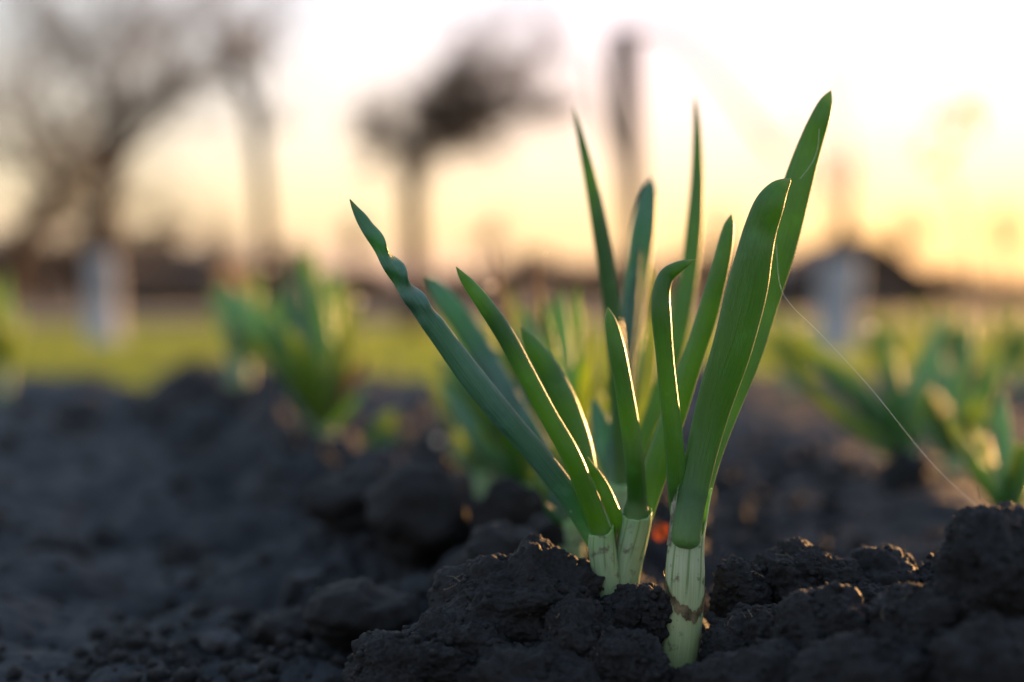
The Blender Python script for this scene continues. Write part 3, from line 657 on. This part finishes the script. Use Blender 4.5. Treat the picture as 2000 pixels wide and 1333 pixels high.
simple_plant('blurred tall onion standing behind the fan shaped one', 610, 830, .88,
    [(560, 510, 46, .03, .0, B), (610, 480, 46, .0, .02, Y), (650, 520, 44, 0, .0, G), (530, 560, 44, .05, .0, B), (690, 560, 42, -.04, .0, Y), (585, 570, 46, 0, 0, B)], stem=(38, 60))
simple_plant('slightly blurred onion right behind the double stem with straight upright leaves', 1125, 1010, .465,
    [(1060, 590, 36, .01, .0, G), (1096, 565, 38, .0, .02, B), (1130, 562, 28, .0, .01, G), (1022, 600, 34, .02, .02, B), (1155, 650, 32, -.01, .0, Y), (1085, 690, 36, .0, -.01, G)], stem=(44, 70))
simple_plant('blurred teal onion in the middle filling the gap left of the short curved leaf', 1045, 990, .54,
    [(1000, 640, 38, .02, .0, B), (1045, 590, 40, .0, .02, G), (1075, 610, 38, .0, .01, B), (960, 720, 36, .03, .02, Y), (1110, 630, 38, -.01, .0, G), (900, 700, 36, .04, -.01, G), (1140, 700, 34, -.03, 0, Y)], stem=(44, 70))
# water drop by the fan shaped onion; its milky cream colour stands in for sun glint
m, t, b, o = new_mat('water'); b.inputs['Base Color'].default_value = (1, .93, .8, 1); b.inputs['Roughness'].default_value = .22; b.inputs['IOR'].default_value = 1.33
tr = N(t, 'ShaderNodeBsdfTranslucent'); tr.inputs[0].default_value = (1, .95, .85, 1); mx = N(t, 'ShaderNodeMixShader'); mx.inputs[0].default_value = .85
t.links.new(b.outputs[0], mx.inputs[1]); t.links.new(tr.outputs[0], mx.inputs[2]); t.links.new(mx.outputs[0], o.inputs[0])
def drop(px, py, d, r, label):
    V, Fa = ICO[3]; V = V*np.array([1, 1, .85])*r*(1+.02*pn(V*2+px)[:, None])
    link('water_drop', mesh_np('water_drop', V, Fa, m), label=label, category='water drop', group='water drops').location = at(px, py, d)
drop(660, 862, .748, .0048, 'round bright water drop at the foot of the blurred fan shaped onion')
for px_, py_, d_, w_ in ((528, 520, 1.05, 'above the pale leaf cluster at left'), (700, 588, .76, 'on the rightmost leaf tip of the fan shaped onion'), (1135, 775, .60, 'between the leaves right of the short curved leaf'),
                         (855, 860, .68, 'at the foot of the drooping blurred onion'), (1822, 642, 1.2, 'among the yellow leaf tips at right'), (1700, 640, .68, 'on a leaf tip of the arching onion at right'), (960, 560, .56, 'on the dry leaf in the middle of the row')):
    drop(px_, py_, d_, .0019*d_/.7, 'small bright water drop '+w_)  # small drops added for bright blurred highlights among the leaves

# orange translucent scrap put in for a glow behind the stem; thread, fibres
mb = MB()
xs_ = np.linspace(-1, 1, 9)
P = at(1292, 1040, .415)
V = [(P.x+.0022*x, P.y+.0012*math.sin(3*x+z), P.z+.0024*z*(1-.3*x*x)) for z in xs_ for x in xs_]
mb.add(V, [[i*9+j, i*9+j+1, (i+1)*9+j+1, (i+1)*9+j] for i in range(8) for j in range(8)])
mb.build('orange_glow_scrap', M_amber, label='orange scrap of skin put in for the glow behind the front stem', category='onion skin')

m, t, b, o = new_mat('spider_silk'); b.inputs['Base Color'].default_value = (.75, .7, .6, 1); b.inputs['Roughness'].default_value = .35
b.inputs['Transmission Weight'].default_value = .0
mb = MB()
T0 = [(1516, 478, .3405), (1523, 555, .339), (1545, 596, .336), (1605, 655, .328), (1700, 758, .322), (1800, 882, .312), (1870, 955, .304), (1938, 1012, .297)]
pts = catmull([[*at(*q)] for q in T0], 40)
mb.tube([Vector(p) for p in pts], [.000036]*40, 5)
mb.build('spider_thread', m, label='single spider thread running from the tallest leaf down to the corner clod', category='spider thread')
mb = MB()
pts = catmull([[*at(*q)] for q in [(1938, 1014, .297), (1925, 998, .297), (1914, 975, .297), (1912, 950, .296)]], 12); mb.tube([Vector(p) for p in pts], [.00012]*12, 5)
mb.build('root_fibre', M_fibre, label='tiny bent root fibre standing on the corner clod', category='root fibre')
mb = MB(); rs = random.Random(4)
pts = catmull([[*at(*q)] for q in [(1600, 252, .3418), (1597, 290, .3416), (1584, 322, .3414), (1562, 350, .3414)]], 20); mb.tube([Vector(p) for p in pts], [.00004]*20, 5)
mb.build('leaf_thread', m, label='short curved silk thread lying on the tallest leaf', category='spider thread')
mb = MB()
for k in range(160):
    cx_, cy_, w_, h_, d_, _, _ = HERO[rs.choice([0,0,1,2,3,4,6,7,8,8,9,11,12,13,18,19])]
    a = rs.uniform(.1, math.pi-.1); p = at(cx_+math.cos(a)*w_*.5, cy_-math.sin(a)*h_*.5, d_+rs.uniform(-.004, .004)); L = rs.uniform(.0008, .0035)
    v = Vector((rs.gauss(0, 1), rs.gauss(0, .6), abs(rs.gauss(.6, .7)))).normalized()*L; q = Vector((rs.gauss(0, 1), 0, rs.gauss(0, 1)))*L*.25
    mb.tube([p-v*.6, p+v*.3+q, p+v], [.00005, .00004, .00002], 3)
mb.build('root_hairs', M_fibre, kind='stuff', label='fine root hairs sticking out of the clods', category='root hairs')

# pale stones / flakes on the bed
for i, (px, py, w, h, d, lab) in enumerate([
    (155, 800, 110, 60, .98, 'larger of the two pale stones on the bed at left'), (312, 792, 80, 50, 1.0, 'smaller pale stone on the bed right of the larger one'),
    (432, 1252, 80, 30, .395, 'pale flat flake of soil on the furrow at lower left'), (600, 1128, 60, 18, .45, 'small light flake of soil left of the big blurred clod')]):
    rx = w*d/F/2; rz = h*d/F/2
    link('pale_stone', clod_mesh('pale_stone', rx, rx*.8, rz, 700+i, 4, M_stone, .5), label=lab, category='stone', group='pale stones on the bed').location = at(px, py, d)
P = thing('seedling', 'tiny green weed seedling among the dark clods at lower left', 'seedling', at(635, 1180, .40))
leaf(P, [(625, 1180, 8, 0), (635, 1160, 14, 0), (648, 1148, 3, 0)], .40, mat=M_leafy, n=12, m=8)
leaf(P, [(628, 1180, 6, 0), (628, 1165, 10, .002), (622, 1152, 3, .003)], .40, mat=M_leafy, n=12, m=8)

# ------------------------------------------------------------------ lawn grass
rg = np.random.RandomState(12); K = 26000
gy = 1.58+rg.rand(K)**1.6*7.0; gx = (rg.rand(K)*2-1)*(gy*.5+.6); gz = land_h(gx, gy)
hgt = (.012+.02*rg.rand(K))*(1+.10*gy); wd = .0022*(1+.35*gy); an = rg.rand(K)*6.28; le = rg.normal(size=(K, 2))*.5
bx_ = np.cos(an)*wd; by_ = np.sin(an)*wd
a = np.stack([gx-bx_, gy-by_, gz], 1); b2 = np.stack([gx+bx_, gy+by_, gz], 1)
c1 = np.stack([gx+le[:, 0]*hgt*.3+bx_*.6, gy+le[:, 1]*hgt*.3+by_*.6, gz+hgt*.6], 1); d1 = np.stack([gx+le[:, 0]*hgt*.3-bx_*.6, gy+le[:, 1]*hgt*.3-by_*.6, gz+hgt*.6], 1)
e1 = np.stack([gx+le[:, 0]*hgt, gy+le[:, 1]*hgt, gz+hgt], 1)
VV = np.stack([a, b2, c1, d1, e1], 1).reshape(-1, 3); base = np.arange(K)*5
FF = np.concatenate([np.stack([base, base+1, base+2], 1), np.stack([base, base+2, base+3], 1), np.stack([base+3, base+2, base+4], 1)])
m, t, b, o = new_mat('grass'); g = N(t, 'ShaderNodeNewGeometry'); n_ = N(t, 'ShaderNodeTexNoise', Scale=3, Detail=4); t.links.new(g.outputs['Position'], n_.inputs['Vector'])
c_ = ramp(t, n_.outputs[0], [(.3, (.045, .085, .02)), (.6, (.09, .135, .035)), (.8, (.14, .13, .05))]); t.links.new(c_, b.inputs['Base Color']); b.inputs['Roughness'].default_value = .6
tr = N(t, 'ShaderNodeBsdfTranslucent'); tr.inputs[0].default_value = (.30, .42, .06, 1); mx = N(t, 'ShaderNodeMixShader'); mx.inputs[0].default_value = .4
t.links.new(b.outputs[0], mx.inputs[1]); t.links.new(tr.outputs[0], mx.inputs[2]); t.links.new(mx.outputs[0], o.inputs[0])
link('lawn_grass', mesh_np('lawn_grass', VV, FF, m, False), kind='stuff', label='sunlit yellow green lawn grass beyond the bed', category='grass')

# ------------------------------------------------------------------ trees
def tree(label, base, d, limbs, twigs=120, twl=(.25, .6), wash=None, seed=1, tr_w=None, lift=.15, bark=None):
    """base: pixel; limbs: list of [(px,py,w,dd)...]; the first is the trunk. Twigs grow from the limbs."""
    rs = random.Random(seed); r = thing('bare_tree', label, 'tree', at(base[0], base[1], d), 'bare fruit trees beyond the lawn')
    off = []
    def cv(path, n): return catmull([[*at(px, py, d+dd), w*(1 if path is limbs[0] else .5)*(d+dd)/F/2] for px, py, w, dd in path], n)
    T = cv(limbs[0], 24)
    if wash:
        k = [i for i in range(24) if T[i, 2] <= at(0, wash, d).z]; k = max(k) if k else 3
        mb = MB(); mb.tube([Vector(q[:3]) for q in T[:k+1]], [q[3]*1.03 for q in T[:k+1]], 14); mb.build('whitewashed_trunk', M_lime, r)
        mb = MB(); mb.tube([Vector(q[:3]) for q in T[k-1:]], [q[3] for q in T[k-1:]], 10); mb.build('trunk', bark or M_bark, r)
    else:
        mb = MB(); mb.tube([Vector(q[:3]) for q in T], [q[3] for q in T], 10); mb.build('trunk', bark or M_bark, r)
    allp = [(Vector(T[i, :3]), T[i, 3], (Vector(T[i, :3])-Vector(T[i-1, :3])).normalized()) for i in range(14, 24)]
    for L in limbs[1:]:
        C = cv(L, 14); mb = MB(); mb.tube([Vector(q[:3]) for q in C], [q[3] for q in C], 7); mb.build('limb', bark or M_bark, r)
        allp += [(Vector(C[i, :3]), C[i, 3], (Vector(C[i, :3])-Vector(C[i-1, :3])).normalized()) for i in range(3, 14)]*2
    mb = MB()
    def twig(p, v, L, rad, lev):
        pts = [p]; q = p; dirv = v
        for s in range(4):
            dirv = (dirv+Vector((rs.gauss(0, .18), rs.gauss(0, .18), rs.gauss(lift*.4, .15)))).normalized(); q = q+dirv*L/4; pts.append(q)
        mb.tube(pts, [rad*(1-.2*i) for i in range(5)], 3)
        if lev > 0:
            for _ in range(3):
                i = rs.randint(1, 3); nv = (dirv+Vector((rs.gauss(0, .7), rs.gauss(0, .7), rs.gauss(lift, .5)))).normalized()
                twig(pts[i], nv, L*rs.uniform(.45, .75), rad*.6, lev-1)
    for _ in range(twigs):
        p, ra, dv = rs.choice(allp); v = (dv*.5+Vector((rs.gauss(0, .8), rs.gauss(0, .8), rs.gauss(lift*2, .5)))).normalized()
        twig(p, v, rs.uniform(*twl)*d/4.5, min(ra*.5, .0048)*d/4.5, 2)
    mb.build('twigs', M_bark2, r, kind='stuff')
    return r
tree('bare fruit tree with a broad whitewashed trunk at left', (200, 695), 4.2,
     [[(208, 720, 78, 0), (205, 670, 66, 0), (201, 610, 64, .02), (203, 560, 58, 0), (199, 500, 58, 0), (200, 420, 50, .05), (215, 340, 50, .1), (235, 270, 36, .15), (250, 200, 24, .2)],
      [(200, 420, 40, .05), (150, 360, 30, -.1), (110, 300, 22, -.2), (90, 220, 14, -.3)], [(215, 340, 34, .1), (290, 260, 26, .3), (350, 200, 18, .4), (420, 180, 10, .5)], [(235, 270, 26, .1), (200, 180, 18, 0), (190, 90, 10, -.1)]], twigs=48, wash=495, seed=11)
tree('dark leaning tree at the far left with its limb reaching right', (-10, 640), 5.2,
     [[(-30, 660, 60, 0), (10, 540, 48, 0), (50, 450, 40, 0), (110, 375, 34, 0), (175, 300, 28, .1), (240, 250, 20, .2), (310, 195, 14, .3), (380, 150, 9, .3), (430, 90, 5, .3)],
      [(50, 450, 36, 0), (120, 430, 26, .2), (190, 420, 16, .4)], [(110, 375, 36, 0), (60, 300, 24, 0), (30, 200, 14, 0)], [(250, 255, 24, .2), (240, 150, 18, .1), (260, 60, 10, 0)]], twigs=95, seed=12)
tree('slender bare tree left of the middle with a bushy fork', (520, 640), 5.0,
     [[(522, 650, 36, 0), (520, 560, 36, 0), (518, 470, 34, 0), (512, 380, 30, 0), (505, 300, 30, 0), (495, 230, 32, 0), (478, 180, 34, 0), (462, 130, 20, 0), (452, 80, 10, .1)],
      [(500, 240, 22, 0), (520, 170, 18, 0), (510, 90, 14, 0), (540, 20, 9, 0)], [(480, 185, 24, 0), (420, 160, 18, 0), (350, 180, 14, .1), (300, 230, 8, .2)], [(478, 180, 20, 0), (440, 120, 14, .1), (420, 60, 8, .2)]], twigs=60, twl=(.1, .32), seed=13)
tree('bare tree in the middle with a dense brown crown', (810, 640), 5.5,
     [[(812, 650, 50, 0), (812, 560, 48, 0), (808, 470, 44, 0), (806, 390, 42, 0), (800, 330, 38, 0), (790, 290, 26, 0), (770, 260, 16, 0)],
      [(802, 330, 34, 0), (850, 270, 32, 0), (900, 220, 28, 0), (960, 180, 20, 0), (1020, 190, 16, 0), (1090, 200, 8, 0)], [(800, 320, 30, 0), (830, 250, 28, .2), (870, 200, 22, .3), (930, 150, 12, .3)],
      [(810, 310, 30, 0), (870, 260, 30, -.2), (930, 220, 22, -.3), (970, 200, 12, -.3)], [(900, 220, 22, 0), (930, 130, 14, 0), (980, 60, 8, 0)], [(790, 300, 22, 0), (760, 270, 18, 0), (740, 240, 8, 0)], [(960, 180, 16, 0), (1030, 120, 10, 0), (1070, 60, 6, 0)],
      [(800, 320, 24, 0), (825, 240, 20, 0), (855, 175, 12, 0)], [(850, 280, 24, 0), (900, 200, 18, 0), (925, 145, 10, 0)], [(880, 250, 24, 0), (980, 225, 18, 0), (1090, 215, 8, 0)], [(820, 310, 20, .1), (880, 290, 16, .1), (940, 250, 10, .1)]],
     twigs=430, twl=(.06, .17), lift=.02, seed=14)
tree('young tree with a whitewashed trunk in front of the dark roof at right', (1638, 700), 4.2,
     [[(1626, 730, 96, 0), (1634, 670, 84, 0), (1634, 610, 80, 0), (1641, 550, 78, 0), (1642, 495, 74, 0), (1648, 450, 34, 0), (1655, 400, 18, .05), (1662, 320, 10, .1), (1650, 240, 6, .1)],
      [(1648, 460, 18, 0), (1620, 400, 10, .1), (1600, 320, 5, .2)]], twigs=10, twl=(.2, .4), wash=498, seed=15)
for k, (px, w_, top_y) in enumerate(((70, 14, 400), (330, 12, 430), (430, 10, 450), (690, 11, 440), (960, 12, 455), (1400, 12, 450), (1770, 11, 450), (1960, 12, 440))):
    tree('small far bare tree on the horizon, '+['leftmost', 'between the two left whitewashed and forked trees', 'just left of the forked tree', 'right of the forked tree', 'right of the dense crowned tree', 'behind the tall thin leaves', 'right of the shed roof', 'rightmost'][k], (px, 600), 19,
         [[(px, 605, w_, 0), (px+3, 560, w_*.9, 0), (px-2, 520, w_*.7, 0), (px+2, top_y+30, w_*.4, 0), (px, top_y, w_*.2, 0)]], twigs=16, twl=(.05, .1), lift=.1, seed=40+k)
# post with an arched shoot
r = thing('garden_post', 'dark upright wooden post with a thin wire arching down to the right', 'post', at(1222, 640, 5.0))
mb = MB(); C = catmull([[*at(px, py, 5.0), w*5/F/2] for px, py, w in ((1240, 660, 34), (1238, 500, 36), (1232, 360, 46), (1224, 230, 54), (1220, 120, 58), (1220, 62, 60))], 16)
mb.tube([Vector(q[:3]) for q in C], [q[3] for q in C], 10); mb.add([list(Vector(C[-1, :3])+Vector((math.cos(a)*C[-1, 3], math.sin(a)*C[-1, 3], 0))) for a in (0, 1.57, 3.14, 4.71)], [[0, 1, 2, 3]]); mb.build('pole', M_bark, r)
mb = MB(); C = catmull([[*at(*q, 5.0)] for q in ((1222, 75), (1280, 62), (1340, 85), (1400, 145), (1460, 225), (1515, 300))], 20); mb.tube([Vector(q) for q in C], [.012]*20, 6); mb.build('arched_wire', M_bark2, r)
mb = MB(); C = catmull([[*at(*q, 5.0)] for q in ((1222, 330), (1190, 260), (1170, 190), (1160, 120))], 10); mb.tube([Vector(q) for q in C], [.012]*10, 6); mb.build('side_branch', M_bark2, r)

# dry weed at right
r = thing('dry_weed', 'tall dry weed stalk with pale papery leaves at upper right', 'weed', at(1900, 700, 1.9))
mb = MB(); C = catmull([[*at(*q, 1.9)] for q in ((1915, 760), (1905, 560), (1880, 420), (1850, 320), (1860, 260), (1910, 200))], 30); mb.tube([Vector(q) for q in C], [.0022]*30, 6); mb.build('stalk', M_fibre, r)
M_paper = film_mat('papery_leaf', (.85, .74, .55), .6)
for (px, py, L, W_, ang, dy) in ((1800, 290, 46, 20, 1.1, 0), (1890, 205, 52, 20, .7, .03), (1840, 225, 44, 18, .6, -.03), (1915, 235, 60, 20, 1.6, .02), (1830, 325, 44, 18, .1, .01), (1870, 290, 40, 18, .9, .02), (1860, 250, 30, 16, 2.2, 0)):
    mb = MB(); p = at(px, py, 1.9+dy); sc = 1.25*1.9/F; V = []
    for i in range(9):
        u = i/8; w = W_*.5*math.sin(math.pi*(u*.92+.04))*sc
        cx_ = (u-.5)*L*sc
        for k in (-1, 0, 1):
            lx, lz = cx_, k*w; V.append((p.x+lx*math.cos(ang)-lz*math.sin(ang), p.y+.006*math.sin(u*4)+abs(k)*.004, p.z+lx*math.sin(ang)+lz*math.cos(ang)))
    mb.add(V, [[i*3+j, i*3+j+1, (i+1)*3+j+1, (i+1)*3+j] for i in range(8) for j in range(2)]); mb.build('dry_leaf', M_paper, r)

# shed with dark roof far right
M_roof = simple('dark_roof', (.05, .035, .028), .8, .2, 3); M_wall = simple('shed_wall', (.11, .075, .055), .9, .2, 2)
D = 22.0; r = thing('shed', 'dark garden shed with a pitched roof behind the whitewashed young tree', 'shed', at(1680, 600, D))
a = at(1540, 620, D); b_ = at(1825, 566, D); pk = at(1690, 458, D)
mb = MB(); mb.box((a.x, D, a.z-.3), (b_.x, D+4, b_.z)); mb.build('wall', M_wall, r, False)
for sgn, ex in ((-1, 1490), (1, 1868)):
    e = at(ex, 580, D); mb = MB(); y0, y1 = D-.3, D+4.3
    V = [(pk.x, y0, pk.z), (e.x, y0, e.z), (e.x, y1, e.z), (pk.x, y1, pk.z)]; V += [(x, y, z-.08) for x, y, z in V]
    mb.add(V, [[0, 1, 2, 3], [7, 6, 5, 4], [0, 4, 5, 1], [1, 5, 6, 2], [2, 6, 7, 3], [3, 7, 4, 0]]); mb.build('roof', M_roof, r, False)
mb = MB(); mb.add([(a.x, D-.02, b_.z), (b_.x, D-.02, b_.z), (pk.x, D-.02, pk.z-.1), (pk.x, D-.02, pk.z-.1)], [[0, 1, 2, 3]]); 
mb.V[0] = mb.V[0]; fix_tris([Vector((a.x, D-.02, b_.z)), Vector((b_.x, D-.02, b_.z)), Vector((pk.x, D-.02, pk.z-.1))], [[0, 1, 2, 2]], [(0, 0)]*3, 'gable', M_wall, r, False)
mb = MB(); mb.box((at(1600, 600, D).x, D-.06, at(1600, 620, D).z), (at(1660, 600, D).x, D-.021, at(1600, 570, D).z)); mb.build('door', M_roof, r, False)
# long low barn at left
r = thing('barn', 'long low brown barn on the horizon at left', 'barn', at(330, 600, 26))
D = 26; a = at(235, 606, D); b_ = at(402, 528, D)
mb = MB(); mb.box((a.x, D, a.z-.3), (b_.x, D+4, b_.z)); mb.build('wall', M_wall, r, False)
for y0, y1, z0, z1 in ((D-.3, D+2, b_.z-.02, b_.z+.2), (D+2, D+4.3, b_.z+.2, b_.z-.02)):
    mb = MB(); V = [(a.x-.2, y0, z0), (b_.x+.2, y0, z0), (b_.x+.2, y1, z1), (a.x-.2, y1, z1)]; V += [(x, y, z-.07) for x, y, z in V]
    mb.add(V, [[3, 2, 1, 0], [4, 5, 6, 7], [0, 4, 5, 1], [1, 5, 6, 2], [2, 6, 7, 3], [3, 7, 4, 0]]); mb.build('roof', M_roof, r, False)

# far scrub hedge along the horizon
rg = np.random.RandomState(31); V = []; Q = []; K = 14000
hx = rg.uniform(-30, 30, K); hy = rg.uniform(38, 44, K)
top_ = .8+.3*np.sin(hx*.35)+.25*np.sin(hx*1.1+1)+.2*np.sin(hx*2.7)+np.where(hx < -6, .6, 0)
hz = -.4+rg.rand(K)**.8*np.maximum(top_, .3); L = rg.uniform(.15, .5, K); w = .02+.05*rg.rand(K); an = rg.normal(0, .5, K)
dx = np.sin(an)*L; dz = np.cos(an)*L
A = np.stack([hx-w, hy, hz], 1); Bq = np.stack([hx+w, hy+.05, hz], 1); Cq = np.stack([hx+dx+w*.3, hy+.1, hz+dz], 1); Dq = np.stack([hx+dx-w*.3, hy, hz+dz], 1)
VV = np.stack([A, Bq, Cq, Dq], 1).reshape(-1, 3); FF = (np.arange(K)*4)[:, None]+np.arange(4)[None]
link('distant_hedge', mesh_np('distant_hedge', VV, FF, simple('scrub', (.10, .065, .04), .9, .4, 1), False), kind='stuff', label='far brown scrub hedge along the horizon', category='hedge')
